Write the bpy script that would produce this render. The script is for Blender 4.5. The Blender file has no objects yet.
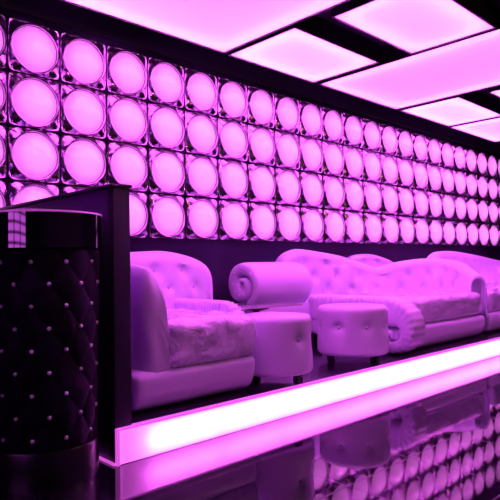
import bpy, bmesh, math, random
from math import sin, cos, pi, radians, exp, hypot, atan2, sqrt
from mathutils import Vector, Matrix, noise

random.seed(7)
CAM_Z = 1.15                    # camera height; all "rel" heights below are relative to it
PLAT = 0.21                     # platform height
WALL_Y = 5.0
scene = bpy.context.scene
COL = scene.collection

# ------------------------------------------------------------------ materials
def mat(name, base=(.8, .8, .8), rough=.5, metal=0, coat=0, coat_rough=.05, ior=1.5, emit=None, es=0, spec=.5):
    m = bpy.data.materials.new(name); m.use_nodes = True
    b = m.node_tree.nodes['Principled BSDF']
    b.inputs['Base Color'].default_value = (*base, 1)
    b.inputs['Roughness'].default_value = rough
    b.inputs['Metallic'].default_value = metal
    b.inputs['Coat Weight'].default_value = coat
    b.inputs['Coat Roughness'].default_value = coat_rough
    b.inputs['IOR'].default_value = ior
    b.inputs['Specular IOR Level'].default_value = spec
    if emit:
        b.inputs['Emission Color'].default_value = (*emit, 1)
        b.inputs['Emission Strength'].default_value = es
    return m

def bump(m, scale, strength, dist=.01, detail=3, distortion=0, kind='noise'):
    nt = m.node_tree; b = nt.nodes['Principled BSDF']
    tc = nt.nodes.new('ShaderNodeTexCoord')
    if kind == 'noise':
        t = nt.nodes.new('ShaderNodeTexNoise'); t.inputs['Detail'].default_value = detail
        t.inputs['Distortion'].default_value = distortion; out = t.outputs['Fac']
    else:
        t = nt.nodes.new('ShaderNodeTexVoronoi'); out = t.outputs['Distance']
    t.inputs['Scale'].default_value = scale
    bp = nt.nodes.new('ShaderNodeBump'); bp.inputs['Strength'].default_value = strength; bp.inputs['Distance'].default_value = dist
    nt.links.new(tc.outputs['Object'], t.inputs['Vector'])
    nt.links.new(out, bp.inputs['Height']); nt.links.new(bp.outputs['Normal'], b.inputs['Normal'])
    return m

def emitter(name, color, strength):
    m = bpy.data.materials.new(name); m.use_nodes = True; nt = m.node_tree; nt.nodes.clear()
    o = nt.nodes.new('ShaderNodeOutputMaterial'); e = nt.nodes.new('ShaderNodeEmission')
    e.inputs['Color'].default_value = (*color, 1); e.inputs['Strength'].default_value = strength
    nt.links.new(e.outputs[0], o.inputs[0]); return m

def diffuser(name, color, strength, trans=(.85, .8, .85)):
    """Milky acrylic: glows evenly and lets the light of the tubes behind it through."""
    m = bpy.data.materials.new(name); m.use_nodes = True; nt = m.node_tree; nt.nodes.clear()
    o = nt.nodes.new('ShaderNodeOutputMaterial'); e = nt.nodes.new('ShaderNodeEmission')
    e.inputs['Color'].default_value = (*color, 1); e.inputs['Strength'].default_value = strength
    t = nt.nodes.new('ShaderNodeBsdfTranslucent'); t.inputs['Color'].default_value = (*trans, 1)
    a = nt.nodes.new('ShaderNodeAddShader')
    nt.links.new(e.outputs[0], a.inputs[0]); nt.links.new(t.outputs[0], a.inputs[1]); nt.links.new(a.outputs[0], o.inputs[0])
    return m

PINK = (1.0, .13, 1.0)
M = {}
M['leather'] = bump(mat('white_leather', (.8, .7, 1.0), .34, coat=.6, coat_rough=.12), 9, .12, .01)
M['wrap'] = bump(mat('wrapped_leather', (.8, .7, 1.0), .26, coat=1, coat_rough=.05), 9, .62, .03, 3, 1.0)
M['foot'] = mat('dark_foot', (.02, .01, .03), .4)
M['diff'] = diffuser('ceiling_diffuser', PINK, .5)
M['tube'] = emitter('ceiling_led', PINK, 620)
M['sdiff'] = diffuser('step_diffuser', PINK, .5)
M['stube'] = emitter('step_led', PINK, 16)
M['white'] = mat('reflector_grey', (.22, .22, .22), .6)
M['black'] = mat('black_metal', (.008, .004, .012), .35)
M['ceil'] = mat('ceiling_black', (.02, .007, .035), .6)
M['wall'] = bump(mat('wall_violet', (.010, .003, .026), .8, spec=.15), 40, .1)
M['walldark'] = mat('wall_dark', (.02, .008, .035), .7)
M['lens'] = bump(mat('lamp_lens', (.8, .65, .8), .3, coat=1, coat_rough=.06, emit=(1, .2, .97), es=.27), 5, .25, .02, 2, .6)
M['lens'].node_tree.nodes['Principled BSDF'].inputs['Coat IOR'].default_value = 1.9
M['chrome'] = mat('lamp_chrome', (.58, .44, .62), .18, metal=1)
M['lacquer'] = mat('black_lacquer', (.004, .002, .006), .04, ior=2.1)
M['tuft'] = mat('black_leather', (.004, .0015, .008), .65, spec=.12)
M['crystal'] = mat('crystal_stud', (.95, .9, .97), .2, coat=1)
M['partition'] = mat('partition_violet', (.10, .03, .2), .5)
M['post'] = mat('partition_post', (.02, .008, .035), .5)
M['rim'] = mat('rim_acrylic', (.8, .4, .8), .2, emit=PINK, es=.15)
M['acryl'] = mat('acrylic_edge', (.8, .4, .85), .2, emit=PINK, es=.4)
M['glass'] = mat('table_top_white', (.75, .6, .78), .05, coat=1, coat_rough=.02)

nt = M['lens'].node_tree; out = nt.nodes['Material Output']; tr = nt.nodes.new('ShaderNodeBsdfTranslucent'); ad = nt.nodes.new('ShaderNodeAddShader')
tr.inputs['Color'].default_value = (.8, .75, .8, 1)
nt.links.new(nt.nodes['Principled BSDF'].outputs[0], ad.inputs[0]); nt.links.new(tr.outputs[0], ad.inputs[1]); nt.links.new(ad.outputs[0], out.inputs['Surface'])
M['bulb'] = emitter('lamp_glow', (1, .27, .97), .95)
def tile_mat(name, base, rough, size, grout, ior=1.5):
    m = mat(name, base, rough, ior=ior); nt = m.node_tree; b = nt.nodes['Principled BSDF']
    tc = nt.nodes.new('ShaderNodeTexCoord'); br = nt.nodes.new('ShaderNodeTexBrick')
    br.offset = 0; br.inputs['Scale'].default_value = 1
    br.inputs['Brick Width'].default_value = size; br.inputs['Row Height'].default_value = size
    br.inputs['Mortar Size'].default_value = .004; br.inputs['Mortar Smooth'].default_value = .3
    br.inputs['Color1'].default_value = (*base, 1); br.inputs['Color2'].default_value = (*[c * 1.25 for c in base], 1)
    br.inputs['Mortar'].default_value = (*grout, 1)
    mr = nt.nodes.new('ShaderNodeMapRange'); mr.inputs['To Min'].default_value = rough; mr.inputs['To Max'].default_value = rough + .12
    nt.links.new(tc.outputs['Object'], br.inputs['Vector'])
    nt.links.new(br.outputs['Color'], b.inputs['Base Color'])
    nt.links.new(br.outputs['Fac'], mr.inputs['Value']); nt.links.new(mr.outputs['Result'], b.inputs['Roughness'])
    return m
M['floor'] = tile_mat('floor_tiles', (.008, .003, .012), .03, .6, (.012, .005, .02), 1.6)
M['plat'] = tile_mat('platform_tiles', (.012, .004, .02), .14, .45, (.03, .01, .045), 1.5)

# ------------------------------------------------------------------ mesh helpers
class MB:
    def __init__(s): s.v = []; s.f = []
    def add(s, vs, fs):
        o = len(s.v); s.v += [tuple(p) for p in vs]; s.f += [tuple(i + o for i in f) for f in fs]; return s
    def grid(s, rows, cu=False, cv=False, cap0=False, cap1=False):
        """rows: list of equal-length point lists."""
        nu, nv = len(rows), len(rows[0]); o = len(s.v)
        for r in rows: s.v += [tuple(p) for p in r]
        for i in range(nu if cu else nu - 1):
            for j in range(nv if cv else nv - 1):
                a, b = i, (i + 1) % nu; c, d = j, (j + 1) % nv
                s.f.append((o + a * nv + c, o + a * nv + d, o + b * nv + d, o + b * nv + c))
        if cap0: s.f.append(tuple(o + j for j in range(nv))[::-1])
        if cap1: s.f.append(tuple(o + (nu - 1) * nv + j for j in range(nv)))
        return s
    def box(s, x0, x1, y0, y1, z0, z1):
        v = [(x, y, z) for z in (z0, z1) for x, y in ((x0, y0), (x1, y0), (x1, y1), (x0, y1))]
        return s.add(v, [(3, 2, 1, 0), (4, 5, 6, 7), (0, 1, 5, 4), (1, 2, 6, 5), (2, 3, 7, 6), (3, 0, 4, 7)])
    def rbox(s, x0, x1, y0, y1, z0, z1, r, n=12, fn=None):
        c = Vector(((x0 + x1) / 2, (y0 + y1) / 2, (z0 + z1) / 2)); h = Vector(((x1 - x0) / 2, (y1 - y0) / 2, (z1 - z0) / 2))
        r = min(r, *h)
        bm = bmesh.new(); bmesh.ops.create_cube(bm, size=2)
        bmesh.ops.subdivide_edges(bm, edges=bm.edges[:], cuts=n, use_grid_fill=True)
        # pull the cuts towards the edges so that the rounding is well sampled
        for v in bm.verts:
            p = []
            for k in range(3):
                t = v.co[k]; q = sin(t * pi / 2) * .6 + t * .4; p.append(q * h[k])
            p = Vector(p); inner = Vector([max(-(h[k] - r), min(h[k] - r, p[k])) for k in range(3)])
            d = p - inner
            nrm = d.normalized() if d.length > 1e-9 else Vector((0, 0, 1))
            q = inner + nrm * r + c
            if fn: q = Vector(fn(q, nrm))
            v.co = q
        bm.verts.index_update()
        s.add([v.co.copy() for v in bm.verts], [[v.index for v in f.verts] for f in bm.faces]); bm.free(); return s
    def lathe(s, prof, cx=0, cy=0, n=48, fn=None, cap=True):
        rows = []
        for r, z in prof:
            rows.append([(cx + (r + (fn(2 * pi * k / n, z) if fn else 0)) * cos(2 * pi * k / n),
                          cy + (r + (fn(2 * pi * k / n, z) if fn else 0)) * sin(2 * pi * k / n), z) for k in range(n)])
        return s.grid(rows, cv=True, cap0=cap, cap1=cap)
    def ball(s, c, r, sx=1, sy=1, sz=1, n=10):
        rows = []
        for i in range(1, n):
            t = pi * i / n
            rows.append([(c[0] + r * sx * sin(t) * cos(2 * pi * k / n), c[1] + r * sy * sin(t) * sin(2 * pi * k / n), c[2] - r * sz * cos(t)) for k in range(n)])
        return s.grid(rows, cv=True, cap0=True, cap1=True)
    def tube(s, pts, r, n=8, cap=True, closed=False):
        rows = []; pts = [Vector(p) for p in pts]; N = len(pts); ref = None
        for i, p in enumerate(pts):
            a = pts[(i - 1) % N] if (closed or i > 0) else p; b = pts[(i + 1) % N] if (closed or i < N - 1) else p
            t = (b - a).normalized()
            if ref is None: ref = Vector((0, 0, 1)) if abs(t.z) < .9 else Vector((1, 0, 0))
            u = (ref - t * ref.dot(t)).normalized(); ref = u; w = t.cross(u)
            rows.append([p + (u * cos(2 * pi * k / n) + w * sin(2 * pi * k / n)) * r for k in range(n)])
        return s.grid(rows, cu=closed, cv=True, cap0=cap and not closed, cap1=cap and not closed)
    def build(s, name, m, parent=None, angle=40, smooth=True):
        off = Vector((0, 0, 0)); q = parent
        while q is not None: off += q.location; q = q.parent
        me = bpy.data.meshes.new(name); me.from_pydata([tuple(Vector(p) - off) for p in s.v], [], s.f)
        bm = bmesh.new(); bm.from_mesh(me); bmesh.ops.recalc_face_normals(bm, faces=bm.faces); bm.to_mesh(me); bm.free()
        if smooth:
            me.polygons.foreach_set('use_smooth', [True] * len(me.polygons)); me.set_sharp_from_angle(angle=radians(angle))
        me.materials.append(m)
        o = bpy.data.objects.new(name, me); COL.objects.link(o); o.parent = parent
        return o

def thing(name, label, cat, loc, group=None):
    o = bpy.data.objects.new(name, None); COL.objects.link(o); o.location = loc; o.empty_display_size = .1
    o['label'] = label; o['category'] = cat
    if group: o['group'] = group
    return o
def struct(o): o['kind'] = 'structure'; return o
def relist(pts): return [(x, y, z + CAM_Z) for x, y, z in pts]

def catmull(P, n):
    """n samples, evenly spaced by plan arc length, of a Catmull-Rom curve through the points P."""
    P = [Vector(p) for p in P]; Q = [P[0] * 2 - P[1]] + P + [P[-1] * 2 - P[-2]]
    dense = []
    for i in range(1, len(Q) - 2):
        for k in range(24):
            t = k / 24; a, b, c, d = Q[i - 1], Q[i], Q[i + 1], Q[i + 2]
            dense.append(.5 * ((2 * b) + (-a + c) * t + (2 * a - 5 * b + 4 * c - d) * t * t + (-a + 3 * b - 3 * c + d) * t ** 3))
    dense.append(Q[-2])
    L = [0]
    for a, b in zip(dense, dense[1:]): L.append(L[-1] + (b - a).length)
    out = []; j = 0
    for k in range(n):
        s = L[-1] * k / (n - 1)
        while j < len(L) - 2 and L[j + 1] < s: j += 1
        f = (s - L[j]) / max(1e-9, L[j + 1] - L[j]); out.append(dense[j].lerp(dense[j + 1], f))
    return out, L[-1]

def shell(P, t, zb, rv, n=120, m=22, flare=0., step=.34, dz=.17, z_first=None, skip=(0, 0), ruche=None, end_slant=(0, 0), depth=.022, ends=(.55, .55), panel=None, lean=.12):
    """Upholstered back that follows a plan curve (x, y, top z, world) with buttons pressed into its inner face.
    Inner side is to the right of the direction of travel."""
    path, L = catmull(P, n)
    btn = []
    zt = max(p.z for p in path); z = z_first if z_first else zb + .3; row = 0
    while z < zt:
        s = skip[0] + (step / 2 if row % 2 else step * .1)
        while s < L - skip[1]:
            h = path[min(n - 1, int(s / L * (n - 1)))].z
            if z < h - .1: btn.append((s, z))
            s += step
        z += dz; row += 1
    def dimple(s, z):
        d = 0
        for bs, bz in btn:
            q = ((s - bs) ** 2 + (z - bz) ** 2)
            if q < .03: d += depth * exp(-q / .0028) + depth * .45 * exp(-q / .013)
        return d
    mb = MB(); rows = []; K = 14; rvf = rv if callable(rv) else (lambda s: rv)
    best = {}
    for i, p in enumerate(path):
        a = path[max(0, i - 1)]; b = path[min(n - 1, i + 1)]
        T = Vector((b.x - a.x, b.y - a.y, 0)).normalized(); nr = Vector((T.y, -T.x, 0)); s = L * i / (n - 1)
        r = []; rv_ = rvf(s)
        H = p.z - rv_
        fe = min(ends[0] + (1 - ends[0]) * sqrt(min(1, s / .12)), ends[1] + (1 - ends[1]) * sqrt(max(0, min(1, (L - s) / .12))))   # thinner at the two ends
        def pos(off, z):
            u = max(0, (z - zb) / (zt - zb))
            sl = 0
            if end_slant[0] and s < .4: sl += end_slant[0] * (1 - u) * (1 - s / .4)
            if end_slant[1] and L - s < .4: sl -= end_slant[1] * (1 - u) * (1 - (L - s) / .4)
            q = Vector((p.x, p.y, 0)) + nr * (off - flare * u * u) + T * sl; q.z = z; return q
        for k in range(m + 1):
            z = zb + (H - zb) * k / m
            off = t / 2 * fe + .012 * sin(pi * k / m) - dimple(s, z) + lean * (1 - k / m) * min(1, s / .5, max(0, L - s) / .5)
            if ruche: off += ruche(s, L, k / m)
            q = pos(off, z); r.append(q)
            for bi, (bs, bz) in enumerate(btn):
                e = (bs - s) ** 2 + (bz - z) ** 2
                if e < best.get(bi, (9,))[0]: best[bi] = (e, q, nr)
        for k in range(1, K):
            an = pi * k / K; r.append(pos(t / 2 * fe * cos(an), H + rv_ * sin(an)))
        for k in range(7):
            z = H + (zb - H) * k / 6; r.append(pos(-t / 2 * fe, z))
        rows.append(r)
    if ends[0] > .8:                             # padded, finely pleated front of the arm
        c = sum(rows[0], Vector()) / len(rows[0]); T = path[0] - path[1]; T.z = 0; T.normalize(); pre = []
        for f, d in ((.6, .05), (.75, .046), (.87, .035), (.95, .02)):
            r_ = []
            for j, q in enumerate(rows[0]):
                w = q.lerp(c, 1 - f)
                if q.z < c.z: w.z = q.z
                r_.append(w + T * (d + .009 * sin(j * .9) * (f > .7)))
            pre.append(r_)
        rows = pre + rows
    if panel:                                    # recessed panel in the front end of the arm
        last = rows[-1]; c = sum(last, Vector()) / len(last); T = (path[-1] - path[-2]); T.z = 0; T.normalize()
        rows.append([q.lerp(c, .06) + T * .012 for q in last]); rows.append([q.lerp(c, .16) + T * .012 for q in last])
        rows.append([q.lerp(c, .24) - T * panel for q in last]); rows.append([q.lerp(c, .8) - T * panel * 1.3 for q in last])
    mb.grid(rows, cap0=True, cap1=True)
    for e, q, nr in best.values(): mb.ball(q - nr * .003, .014, n=8)
    return mb

def sweep(line, x0, x1, thick, ruche=None, p=.45, n=20):
    """Rounded-rectangle section (wide in x) swept along a curve in the y-z plane."""
    rows = []; N = len(line)
    for i, (y, z) in enumerate(line):
        a = line[max(0, i - 1)]; b = line[min(N - 1, i + 1)]
        ty, tz = b[0] - a[0], b[1] - a[1]; l = hypot(ty, tz); ny, nz = -tz / l, ty / l
        th = thick(i / (N - 1)) / 2; r = []
        for k in range(n):
            an = 2 * pi * k / n; cx = math.copysign(abs(cos(an)) ** p, cos(an)); cz = math.copysign(abs(sin(an)) ** p, sin(an))
            x = (x0 + x1) / 2 + (x1 - x0) / 2 * cx; o = th * cz
            if ruche: o += ruche(i, cz) * (1 if cz > 0 else 0); x += math.copysign(1, cx) * ruche(i, cz) * max(0, cz + .15) * 1.5
            r.append((x, y + ny * o, z + nz * o))
        rows.append(r)
    return MB().grid(rows, cv=True, cap0=True, cap1=True)

# ------------------------------------------------------------------ room shell
CEIL = 2.2875 + CAM_Z           # underside of the light panels
def slab(name, m, *b): return struct(MB().box(*b).build(name, m, smooth=False))
XL, XR, YB = -4.0, 13.6, -4.0
slab('floor', M['floor'], XL, XR, YB, WALL_Y + .1, -.1, 0)
slab('ceiling', M['ceil'], XL, XR, YB, WALL_Y + .1, CEIL + .2, CEIL + .3)
slab('wall_back', M['wall'], XL, XR, WALL_Y, WALL_Y + .1, 0, CEIL + .2)
slab('wall_front', M['walldark'], XL, XR, YB - .1, YB, 0, CEIL + .2)
slab('wall_left', M['walldark'], XL - .1, XL, YB, WALL_Y, 0, CEIL + .2)
slab('wall_right', M['walldark'], XR, XR + .1, YB, WALL_Y, 0, CEIL + .2)
slab('trim_1', M['walldark'], XL, XR, WALL_Y - .03, WALL_Y, CEIL - .02, CEIL + .2)
DS = 2.92; XS = 1.715
slab('platform', M['plat'], 1.83, XR - .01, DS + .10, WALL_Y - .001, 0, PLAT - .004)

slab('trim_2', M['plat'], XS + .02, XR - .02, DS + .046, DS + .10, PLAT - .02, PLAT - .004)

# partition between the bar end and the seating platform
pt = thing('partition_wall', 'tall dark violet partition standing beside the black tufted podium', 'partition', (1.775, 4.0, 0))
MB().rbox(1.722, 1.828, 3.02, WALL_Y - .002, 0, 1.615, .006, 3).build('panel', M['partition'], pt)
MB().rbox(1.718, 1.832, 2.945, 3.02, 0, 1.62, .006, 3).build('end_post', M['post'], pt)
MB().rbox(1.705, 1.845, 2.935, WALL_Y - .002, 1.615, 1.64, .008, 3).build('cap', M['post'], pt)

# ------------------------------------------------------------------ glowing step front
st = thing('step_light', 'long glowing pink light box along the front edge of the seating platform', 'light strip', ((XS + XR) / 2, DS, 0))
MB().box(XS + .018, XR - .02, DS, DS + .012, .006, PLAT - .012).build('diffuser', M['sdiff'], st, smooth=False)
b = MB(); x = XS + .22
while x < XR - .6:
    b.box(x, x + .575, DS + .07, DS + .08, .05, .16); x += .60
b.build('led_bar', M['stube'], st, smooth=False)
MB().box(1.84, XR - .02, DS + .088, DS + .098, .004, PLAT - .012).build('reflector', M['white'], st, smooth=False)
MB().box(XS, XS + .018, DS - .002, DS + .022, 0, PLAT).build('end_cap', M['acryl'], st, smooth=False)
MB().box(XS + .018, XR - .02, DS - .002, DS + .045, PLAT - .012, PLAT).build('top_edge', M['acryl'], st, smooth=False)
MB().box(XS - .012, XS, DS + .02, DS + .32, 0, .014).build('side_strip', M['acryl'], st, smooth=False)

# ------------------------------------------------------------------ round wall lamps
D_, X0, Z0 = .4792, 2.118, 1.962 + CAM_Z
def lamp_meshes():
    """Square chromed plate with a round well, and the domed lens; front faces -y, origin on the wall."""
    h = D_ / 2 - .006; R = .206
    fr = MB(); n = 64; rows = []
    def sq(a):                                   # distance to the rounded square edge at angle a
        c, s_ = abs(cos(a)), abs(sin(a)); return h / ((c ** 14 + s_ ** 14) ** (1 / 14))
    prof = [(0, -.012, 1), (0, -.036, 1), (.010, -.052, 1), (.022, -.055, 1), (.034, -.048, 1)]
    for dr, y, _ in prof: rows.append([((R + dr * .5) * cos(2 * pi * k / n), y, (R + dr * .5) * sin(2 * pi * k / n)) for k in range(n)])
    for f, y in ((.25, -.034), (.55, -.020), (.8, -.018), (.93, -.026), (1, -.024), (1, 0)):
        r = []
        for k in range(n):
            a = 2 * pi * k / n; e = sq(a); r0 = R + .017; gap = e - r0
            q = r0 + gap * f
            yy = y - .016 * max(0, min(1, gap / .09)) * sin(pi * min(1, f)) * (1 if k % 16 else .7)
            r.append((q * cos(a), yy, q * sin(a)))
        rows.append(r)
    fr.grid(rows, cv=True)
    for sx in (-1, 1):                           # corner screws
        for sz in (-1, 1): fr.ball((sx * (h - .03), -.03, sz * (h - .03)), .008, n=6)
    ln = MB(); rows = []
    for i in range(1, 13):
        t = i / 12; rr = (R - .004) * t
        yy = -.03 - .085 * (1 - t ** 2)
        rows.append([(rr * cos(2 * pi * k / n), yy + .0022 * sin(t * 16) * (1 - t) * (1 + cos(2 * pi * k / n - 1.2)), rr * sin(2 * pi * k / n)) for k in range(n)])
    ln.grid(rows, cv=True, cap0=True)
    bl = MB().grid([[(r * cos(2 * pi * k / 32), -y, r * sin(2 * pi * k / 32)) for k in range(32)] for r, y in ((.12, .012), (.13, .016), (.13, .02), (.12, .024))], cv=True, cap0=True, cap1=True)
    return fr, ln, bl
ORD = ('first second third fourth fifth sixth seventh eighth ninth tenth eleventh twelfth thirteenth fourteenth fifteenth sixteenth '
       'seventeenth eighteenth nineteenth twentieth twenty-first twenty-second twenty-third').split()
ROW = ['top row', 'second row from top', 'third row from top', 'bottom row']
fr, ln, bl = lamp_meshes(); proto = None
for k in range(4):
    for n in range(-1, 22):
        lab = 'round domed pink wall lamp, %s, %s column from left' % (ROW[k], ORD[n + 1])
        loc = (X0 + n * D_, WALL_Y, Z0 - k * D_)
        if proto is None:
            proto = thing('wall_lamp', lab, 'wall lamp', (0, 0, 0), 'round lamps on the back wall')
            kids = [fr.build('frame', M['chrome'], proto, 30), ln.build('lens', M['lens'], proto, 50), bl.build('bulb', M['bulb'], proto)]
            proto.location = loc
        else:
            o = proto.copy(); COL.objects.link(o); o.location = loc; o['label'] = lab
            for c in kids:
                d = c.copy(); COL.objects.link(d); d.parent = o
                if d.name.startswith('lens'): d.rotation_euler.y = random.uniform(-.6, .6)

# ------------------------------------------------------------------ ceiling light boxes
def panel(x0, x1, y0, y1, label):
    z = CEIL; t = thing('ceiling_light', label, 'ceiling light', ((x0 + x1) / 2, (y0 + y1) / 2, z), 'light boxes of the ceiling')
    MB().box(x0, x1, y0, y1, z, z + .006).build('diffuser', M['diff'], t, smooth=False)
    f = MB()
    for a in ((x0 - .02, x0 - .002, y0 - .02, y1 + .02), (x1 + .002, x1 + .02, y0 - .02, y1 + .02), (x0 - .02, x1 + .02, y0 - .02, y0 - .002), (x0 - .02, x1 + .02, y1 + .002, y1 + .02)):
        f.box(*a, z - .008, z + .198)
    f.build('frame', M['black'], t, smooth=False)
    r = MB()
    r.box(x0, x1, y0, y1, z + .19, z + .198)
    for a in ((x0 - .002, x0, y0, y1), (x1, x1 + .002, y0, y1), (x0, x1, y0 - .002, y0), (x0, x1, y1, y1 + .002)): r.box(*a, z + .008, z + .198)
    r.build('reflector', M['white'], t, smooth=False)
    i, w, h = .08, .012, z + .075; e = MB()
    for a in ((x0 + i, x0 + i + w, y0 + i, y1 - i), (x1 - i - w, x1 - i, y0 + i, y1 - i), (x0 + i, x1 - i, y0 + i, y0 + i + w), (x0 + i, x1 - i, y1 - i - w, y1 - i)):
        e.box(*a, h, h + .012)
    e.build('led_strip', M['tube'], t, smooth=False)
panel(2.16, 4.00, 1.0, 4.54, 'large lit ceiling panel over the leftmost wall lamps, cut off by the top edge')
panel(4.10, 5.51, 3.61, 4.55, 'small lit ceiling panel next to the lamp wall, between the two large ones')
panel(4.19, 5.56, 2.30, 3.20, 'lit ceiling panel past the dark gap behind the small panel, under the top edge')
panel(5.63, 7.41, 0.9, 4.54, 'large lit ceiling panel running across to the right edge above the sofas')
panel(7.54, 9.02, 3.64, 4.53, 'small thin-looking lit ceiling panel beyond the large right panel, beside lamp wall')
panel(7.64, 9.02, 2.30, 3.24, 'sliver of lit ceiling panel at the right edge, beyond the large right panel')
panel(9.13, 10.9, 0.9, 4.55, 'farthest lit ceiling panel, lowest in the picture, cut off by the right edge')
panel(0.62, 2.04, 2.30, 3.20, 'lit ceiling panel above the podium, out of the picture')

# ------------------------------------------------------------------ sofas
def zr(z): return z + CAM_Z
def crinkle(amp, sc, seed):
    def f(q, nrm):
        u = noise.fractal(Vector((q.x * sc + seed, q.y * sc, q.z * sc)), 1.0, 2.0, 4) + .6 * abs(noise.noise(Vector((q.x * sc * 1.7 + seed, q.y * sc * .8, q.z * sc))))
        return q + nrm * amp * u * (1 if nrm.z > -.5 else 0)
    return f
def skirt(y0, z0, z1):
    """Front of a base: full at the top, tucked under towards the floor."""
    def f(q, nrm):
        if q.y < y0 + .3:
            u = max(0, min(1, (q.z - z0) / (z1 - z0))); q = q + Vector((0, .07 * (1 - u) ** 2 - .012 * sin(pi * u), 0))
        return q
    return f
def bulge(y0, amt, z0, z1):
    def f(q, nrm):
        if q.y < y0 + .25:
            u = (q.z - z0) / (z1 - z0); q = q + Vector((0, -amt * sin(pi * min(1, max(0, u * .9 + .05))), 0))
        return q
    return f
PB = zr(-.94)

# --- armchair-sofa beside the partition
A = thing('sofa', 'white tufted leather sofa beside the partition, glossy wrapped seat facing the glowing step', 'sofa', (2.45, 3.6, PLAT), 'white tufted sofas on the platform')
PA = relist([(2.125, 3.125, -.015), (2.12, 3.3, .02), (2.10, 3.65, .08), (2.15, 3.92, .11), (2.32, 4.09, .122), (2.6, 4.12, .122), (2.92, 4.12, .133), (3.13, 4.12, .106), (3.30, 4.12, .06), (3.41, 4.12, -.0), (3.465, 4.12, -.075)])
def ruA(s, L, u): return .005 * sin(u * 75 + s * 20) * max(0, 1 - s / .6) * min(1, max(0, u - .25) * 4)
def rvA(s): return .13 + .22 * max(0, 1 - s / .8)
shell(PA, .195, zr(-.72), rvA, flare=.085, depth=.028, lean=.06, n=170, m=90, step=.3, dz=.15, z_first=zr(-.34), skip=(.9, .1), ruche=ruA, end_slant=(0, .1), ends=(.92, .55)).build('backrest', M['leather'], A, 60)
MB().rbox(1.94, 2.99, 3.06, 4.28, PLAT + .008, zr(-.675), .05, 20, skirt(3.06, PLAT, zr(-.675))).build('base', M['leather'], A, 60)
MB().rbox(2.175, 2.99, 3.045, 4.1, zr(-.69), zr(-.365), .085, 44, crinkle(.021, 5, 2)).build('seat_cushion', M['wrap'], A, 80)
def ru_arm(i, cz): return sin(i * 1.05) * (.4 + .6 * abs(cz))
ARM = [(-.15, -.51, .30), (0, -.52, .29), (.10, -.56, .245), (.155, -.63, .195), (.168, -.71, .165), (.135, -.80, .145), (.06, -.858, .135), (-.03, -.868, .13),
       (-.105, -.825, .13), (-.108, -.755, .12), (-.05, -.728, .10), (0, -.748, .08), (-.005, -.785, .06)]
def low_arm(y0, y1, ztop, x0, x1, k, parent, amp):
    """Low arm: a long pleated pad whose front end rolls down and curls in on itself."""
    yc = y0 + .25 * k
    P = [(-(y1 - yc) / k + .0, -.51, .30), (-(y1 - yc) / k * .5 - .1, -.51, .30)] + ARM
    pts, L = catmull(P, 240)
    line = [(yc - p.x * k, ztop + (p.y + .36) * k) for p in pts]
    o = sweep(line[::-1], x0, x1, lambda t: pts[min(239, int((1 - t) * 239))].z * k, lambda i, cz: amp * ru_arm(i, cz), .42, 24)
    for q in range(8):                             # buttons along the face
        j = 60 + q * 16; y, z = line[j]
        o.ball((x0 + .003, y, z), .012, n=8)
    return o.build('scroll_armrest', M['leather'], parent, 60)
low_arm(3.2, 4.1, zr(-.29), 2.925, 3.045, .7, A, .0055)
MB().rbox(2.935, 3.035, 3.42, 4.12, PLAT + .02, zr(-.44), .03, 6).build('arm_panel', M['leather'], A)

# --- long sofa with curved back, rolled head end and low scroll arm
Bt = thing('sofa', 'long white tufted sofa with a rolled scroll end, behind the two ottomans', 'sofa', (6.0, 4.0, PLAT), 'white tufted sofas on the platform')
PBk = relist([(5.02, 4.78, -.12), (5.06, 4.79, .03), (5.12, 4.785, .112), (5.22, 4.77, .162), (5.376, 4.74, .187), (5.71, 4.66, .149), (5.99, 4.55, .095), (6.2, 4.42, .018), (6.40, 4.29, -.054),
              (6.66, 4.17, -.0), (6.974, 4.08, .038), (7.226, 3.98, .048), (7.40, 3.83, .038), (7.40, 3.62, -.001), (7.24, 3.4, -.09), (7.06, 3.2, -.175)])
def ruB(s, L, u): return .008 * sin(u * 60) * max(0, 1 - (L - s) / .35) * (u > .3)
shell(PBk, .21, zr(-.72), .12, n=190, m=26, step=.36, dz=.17, z_first=zr(-.33), skip=(.15, .35), ruche=ruB, depth=.03, ends=(.55, 1), panel=.09).build('backrest', M['leather'], Bt, 60)
def slantB(q, nrm):
    q = skirt(3.13, PLAT, zr(-.675))(q, nrm)
    return Vector((q.x + .25 * max(0, (q.y - 3.2)) * max(0, (q.x - 5.33) / 1.7) , q.y, q.z))
MB().rbox(5.12, 7.08, 3.12, 4.2, PLAT + .008, zr(-.675), .05, 20, slantB).build('base', M['leather'], Bt, 60)
cr = crinkle(.021, 5, 9)
def seatB(q, nrm):
    q = cr(q, nrm); return Vector((q.x + .25 * max(0, (q.y - 3.2)) * max(0, (q.x - 5.33) / 1.7), q.y, q.z))
MB().rbox(5.34, 7.0, 3.13, 4.2, zr(-.68), zr(-.385), .085, 40, seatB).build('seat_cushion', M['wrap'], Bt, 80)
low_arm(2.965, 4.32, zr(-.362), 5.06, 5.33, 1, Bt, .003)
MB().rbox(5.09, 5.31, 3.45, 4.32, zr(-.82), zr(-.5), .04, 8).build('arm_panel', M['leather'], Bt)
MB().rbox(4.28, 5.3, 4.3, 4.86, zr(-.82), zr(-.44), .06, 10).build('end_base', M['leather'], Bt)
MB().box(4.36, 5.2, 4.36, 4.82, PLAT, zr(-.80)).build('plinth', M['foot'], Bt, smooth=False)
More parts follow.
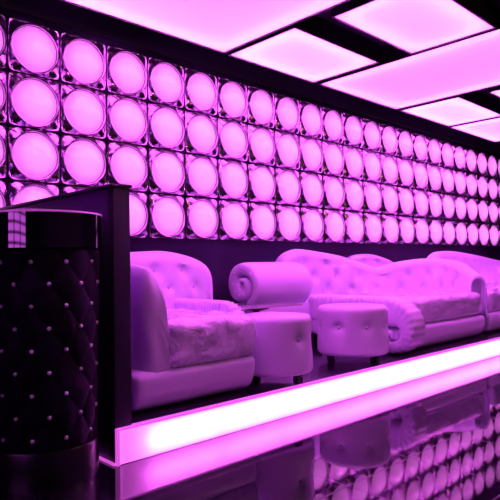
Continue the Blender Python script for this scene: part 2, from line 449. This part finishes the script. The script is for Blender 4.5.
# the roll
cy, cz, Ro = 4.50, zr(-.238), .265
def r_out(a):                                      # outer boundary of the rolled pad, a = radians wound so far
    pts = [(0, 1), (1.0 * pi, 1), (1.5 * pi, .86), (2.0 * pi, .56), (2.5 * pi, .44), (3.0 * pi, .36), (9 * pi, .36)]
    for (a0, v0), (a1, v1) in zip(pts, pts[1:]):
        if a <= a1:
            f = (a - a0) / (a1 - a0); return Ro * (v0 + (v1 - v0) * f)
    return Ro * .36
line = []; thk = []
for k in range(161):
    a = 3.0 * pi * k / 160; o_ = r_out(a); i_ = r_out(a + 2 * pi) + .016 if a < 1.05 * pi else max(.012, o_ * .08)
    if 1.05 * pi <= a < 1.5 * pi: i_ = max(i_, (r_out(3.05 * pi) + .016) * (1 - (a - 1.05 * pi) / (.45 * pi)))
    c = (o_ + i_) / 2; ph = a + radians(-62)
    line.append((cy - c * cos(ph), cz + c * sin(ph))); thk.append(o_ - i_)
ro = sweep(line[::-1], 4.17, 5.06, lambda t: thk[min(160, int((1 - t) * 160))], None, .3, 32)
for k in range(9):
    y, z = line[8 + k * 12]; ro.ball((4.172, y, z), .011, n=8)
ro.build('scroll_bolster', M['leather'], Bt, 60)

# --- next sofa to the right
Ct = thing('sofa', 'white tufted sofa at the right edge, beyond the long sofa\'s sweeping arm', 'sofa', (9.2, 3.9, PLAT), 'white tufted sofas on the platform')
PC = relist([(7.92, 4.34, -.1), (7.94, 4.35, .02), (8.0, 4.36, .09), (8.10, 4.37, .135), (8.26, 4.38, .16), (8.78, 4.38, .166), (9.66, 4.38, .097), (10.48, 4.36, .009), (10.9, 4.26, .0), (11.12, 4.0, .03), (11.1, 3.65, -.02), (10.98, 3.22, -.17)])
shell(PC, .2, zr(-.72), .12, n=190, m=26, step=.36, dz=.17, z_first=zr(-.33), skip=(.1, .35)).build('backrest', M['leather'], Ct, 60)
def slantC(f):
    def g(q, nrm):
        q = f(q, nrm); w = max(0, min(1, (9.0 - q.x) / 1.8)); return Vector((q.x + w * .70 * max(0, (q.y - 3.2)), q.y, q.z))
    return g
MB().rbox(7.31, 11.0, 3.17, 4.3, PLAT + .008, zr(-.675), .05, 20, slantC(skirt(3.17, PLAT, zr(-.675)))).build('base', M['leather'], Ct, 60)
MB().rbox(7.325, 10.9, 3.19, 4.32, zr(-.68), zr(-.385), .085, 44, slantC(crinkle(.021, 5, 17))).build('seat_cushion', M['wrap'], Ct, 80)

# --- rounded chair against the wall, only its crest shows over the long sofa
Hc = thing('lounge_chair', 'rounded white chair back peeking over the dip in the long sofa\'s back', 'chair', (7.1, 4.75, PLAT))
PH = relist([(6.5, 4.86, -.1), (6.52, 4.86, .02), (6.66, 4.87, .101), (6.93, 4.88, .13), (7.21, 4.88, .123), (7.50, 4.87, .07), (7.68, 4.86, .01), (7.71, 4.86, -.1)])
shell(PH, .16, zr(-.72), .08, n=60, m=16, step=.36, dz=.17, z_first=zr(-.33), skip=(.1, .1)).build('backrest', M['leather'], Hc, 60)
MB().rbox(6.85, 7.6, 4.44, 4.83, PLAT + .06, zr(-.5), .06, 8).build('seat', M['leather'], Hc)
for x, y in ((6.92, 4.5), (7.53, 4.5), (6.92, 4.76), (7.53, 4.76)):
    MB().lathe([(.018, PLAT), (.024, PLAT + .08)], x, y, 12).build('leg', M['foot'], Hc)

# ------------------------------------------------------------------ ottomans
def ottoman(x, y, R, rot, label, face, at=(-.42, .42, -1.26, 1.26, 2.1, -2.1)):
    t = thing('ottoman', label, 'ottoman', (x, y, PLAT), 'white ottomans')
    zb, zt = PLAT + .07, zr(-.395)
    btn = [(face + q, zb + .27) for q in at]
    def rad(a):
        d = (a - rot + pi) % (2 * pi) - pi
        return R * (1 - .22 * exp(-(d / .5) ** 2))
    n = 96; rows = []
    prof = [(.0, .0)] + [(.0 + .0, 0)]
    P = [(.90, zb)]
    for k in range(1, 7): a = pi / 2 * k / 6; P.append((.90 + .10 * sin(a), zb + .035 * (1 - cos(a))))
    for k in range(1, 25): P.append((1.0 - .015 * k / 24, zb + .035 + (zt - .07 - zb - .035) * k / 24))
    for k in range(1, 9): a = pi / 2 * k / 8; P.append((.985 - .13 * (1 - cos(a)), zt - .07 + .055 * sin(a)))
    for k in range(1, 8): f = k / 8; P.append((.855 * (1 - f), zt - .015 + .015 * (1 - (1 - f) ** 2)))
    for f, z in P:
        r = []
        for k in range(n):
            a = 2 * pi * k / n; q = rad(a) * f
            for ba, bz in btn:
                d = (a - ba + pi) % (2 * pi) - pi; e = (d * R) ** 2 + (z - bz) ** 2
                if e < .03: q -= .03 * exp(-e / .0016) + .014 * exp(-e / .009)
            r.append((x + q * cos(a), y + q * sin(a), z))
        rows.append(r)
    b = MB().grid(rows, cv=True, cap0=True, cap1=True)
    for ba, bz in btn:
        q = rad(ba) - .036; b.ball((x + q * cos(ba), y + q * sin(ba), bz), .016, n=8)
    b.build('cushion', M['leather'], t, 60)
    for k in range(4):
        a = face + pi / 4 + .12 + k * pi / 2 - (.24 if k % 2 else 0); q = rad(a) * .78; lx, ly = x + q * cos(a), y + q * sin(a)
        MB().rbox(lx - .024, lx + .024, ly - .024, ly + .024, PLAT, zb + .02, .006, 2).build('leg', M['foot'], t)
fa = atan2(-3.35, -4.5)
ottoman(4.565, 3.335, .345, fa + pi - .3, 'white curved ottoman with two buttons, standing alone before the long sofa', fa)
ottoman(3.372, 3.24, .308, fa + pi - .3, 'white curved ottoman partly hidden by the seat of the left sofa', fa, (.87, 1.75, 2.6, -2.4))

# ------------------------------------------------------------------ low table behind the left ottoman
tb = thing('coffee_table', 'thin-topped low white table between left ottoman and rolled sofa end', 'table', (3.75, 3.88, PLAT))
top = MB(); zt = zr(-.385)
a, b_, c, d = (3.26, 3.78), (4.16, 3.62), (4.20, 3.86), (3.30, 4.02)
top.add([(*p, zt - .018) for p in (a, b_, c, d)] + [(*p, zt) for p in (a, b_, c, d)], [(3, 2, 1, 0), (4, 5, 6, 7), (0, 1, 5, 4), (1, 2, 6, 5), (2, 3, 7, 6), (3, 0, 4, 7)])
top.build('tabletop', M['glass'], tb, smooth=False)
MB().lathe([(.17, PLAT), (.17, PLAT + .015), (.035, PLAT + .03), (.03, zt - .05), (.12, zt - .03), (.12, zt - .018)], 3.73, 3.82, 32).build('pedestal', M['foot'], tb)

# ------------------------------------------------------------------ black tufted podium
px, py = 1.385, 3.12
pd = thing('podium', 'round black tufted podium with crystal studs in front of the partition', 'podium', (px, py, 0))
MB().lathe([(.285, 0), (.285, zr(-.965)), (.28, zr(-.955))], px, py, 96).build('plinth', mat('plinth_black', (.004, .002, .006), .3, ior=1.6), pd)
Z1, DZ, TH0, DT = zr(.03), .1155, radians(-128.5), radians(36)
def puff(a, z):
    u = (a - TH0) / DT; w = (Z1 - z) / DZ / 2
    return .018 * (abs(sin(pi * (u + w)) * sin(pi * (u - w)))) ** .45 - .012 + .018 * (z - .2) / 1.1
prof = [(.262, zr(-.955))] + [(.277, zr(-.95 + 1.045 * k / 120)) for k in range(121)] + [(.262, zr(.1))]
MB().lathe(prof, px, py, 240, puff).build('tufted_body', M['tuft'], pd, 80)
stud = None
for k in range(9):
    for j in range(10):
        a = TH0 + DT * (j + (.5 if k % 2 else 0)); z = Z1 - DZ * k
        r = .277 - .012 + .018 * (z - .2) / 1.1 + .004
        loc = Vector((r * cos(a), r * sin(a), z))
        if stud is None:
            stud = MB().ball((px, py, 0), .0115, n=8).build('crystal_stud', M['crystal'], pd, 10); o = stud
        else:
            o = stud.copy(); COL.objects.link(o)
        o.location = loc; o.rotation_euler = (0, 0, a)
MB().lathe([(.295, zr(.1)), (.308, zr(.105)), (.308, zr(.285)), (.308, zr(.29))], px, py, 128).build('fascia', M['lacquer'], pd)
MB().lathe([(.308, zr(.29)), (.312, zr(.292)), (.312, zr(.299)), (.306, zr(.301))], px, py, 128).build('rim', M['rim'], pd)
MB().lathe([(.306, zr(.300)), (.306, zr(.304)), (.30, zr(.305))], px, py, 96).build('top', M['lacquer'], pd)

# ------------------------------------------------------------------ lights of the room, world
def bulb(loc, color, power, r=.05):
    l = bpy.data.lights.new('warm_bulb', 'POINT'); l.energy = power; l.color = color; l.shadow_soft_size = r
    o = bpy.data.objects.new('warm_bulb', l); COL.objects.link(o); o.location = loc
bulb((6.5, -1.5, 2.9), (1, .55, .2), 22, .12)
bulb((2.9, .3, 3.3), (1, .5, .18), 16, .07)
bulb((-2.6, 1.2, 2.9), (.3, .04, 1), 14, .1)     # violet bar lamp on the left, behind the photographer
wl = thing('wall_light', 'violet lattice wall light, seen only mirrored in the podium band', 'wall light', (XL, 1.9, 1.4))
pn, fm = MB(), MB()
for j in range(3):
    for k in range(5): pn.box(XL + .02, XL + .03, .12 + j * 1.24, 1.2 + j * 1.24, 1.37 + k * .145, 1.47 + k * .145)
fm.box(XL, XL + .019, 0, 3.8, 1.33, 2.1)
pn.build('pane', emitter('lattice_glow', (.75, .1, .95), 3), wl, smooth=False); fm.build('frame', M['black'], wl, smooth=False)
w = bpy.data.worlds.new('world'); scene.world = w; w.use_nodes = True
w.node_tree.nodes['Background'].inputs[0].default_value = (.25, .03, .5, 1); w.node_tree.nodes['Background'].inputs[1].default_value = .02

# ------------------------------------------------------------------ camera
yaw, pitch, roll, F = .80696, .02567, .0147, 567.77
fw = Vector((cos(yaw), sin(yaw), 0)); ri = Vector((sin(yaw), -cos(yaw), 0)); up = Vector((0, 0, 1))
f2 = fw * cos(pitch) + up * sin(pitch); u2 = up * cos(pitch) - fw * sin(pitch)
r3 = ri * cos(roll) - u2 * sin(roll); u3 = ri * sin(roll) + u2 * cos(roll)
cam = bpy.data.cameras.new('camera'); cam.sensor_width = 36; cam.lens = 36 * F / 500; cam.clip_start = .02
co = bpy.data.objects.new('camera', cam); COL.objects.link(co)
co.matrix_world = Matrix(((r3.x, u3.x, -f2.x, 0), (r3.y, u3.y, -f2.y, 0), (r3.z, u3.z, -f2.z, CAM_Z), (0, 0, 0, 1)))
scene.camera = co
scene.view_settings.view_transform = 'Standard'; scene.view_settings.look = 'None'
scene.view_settings.gamma = 1; scene.view_settings.exposure = .66; scene.view_settings.use_curve_mapping = False
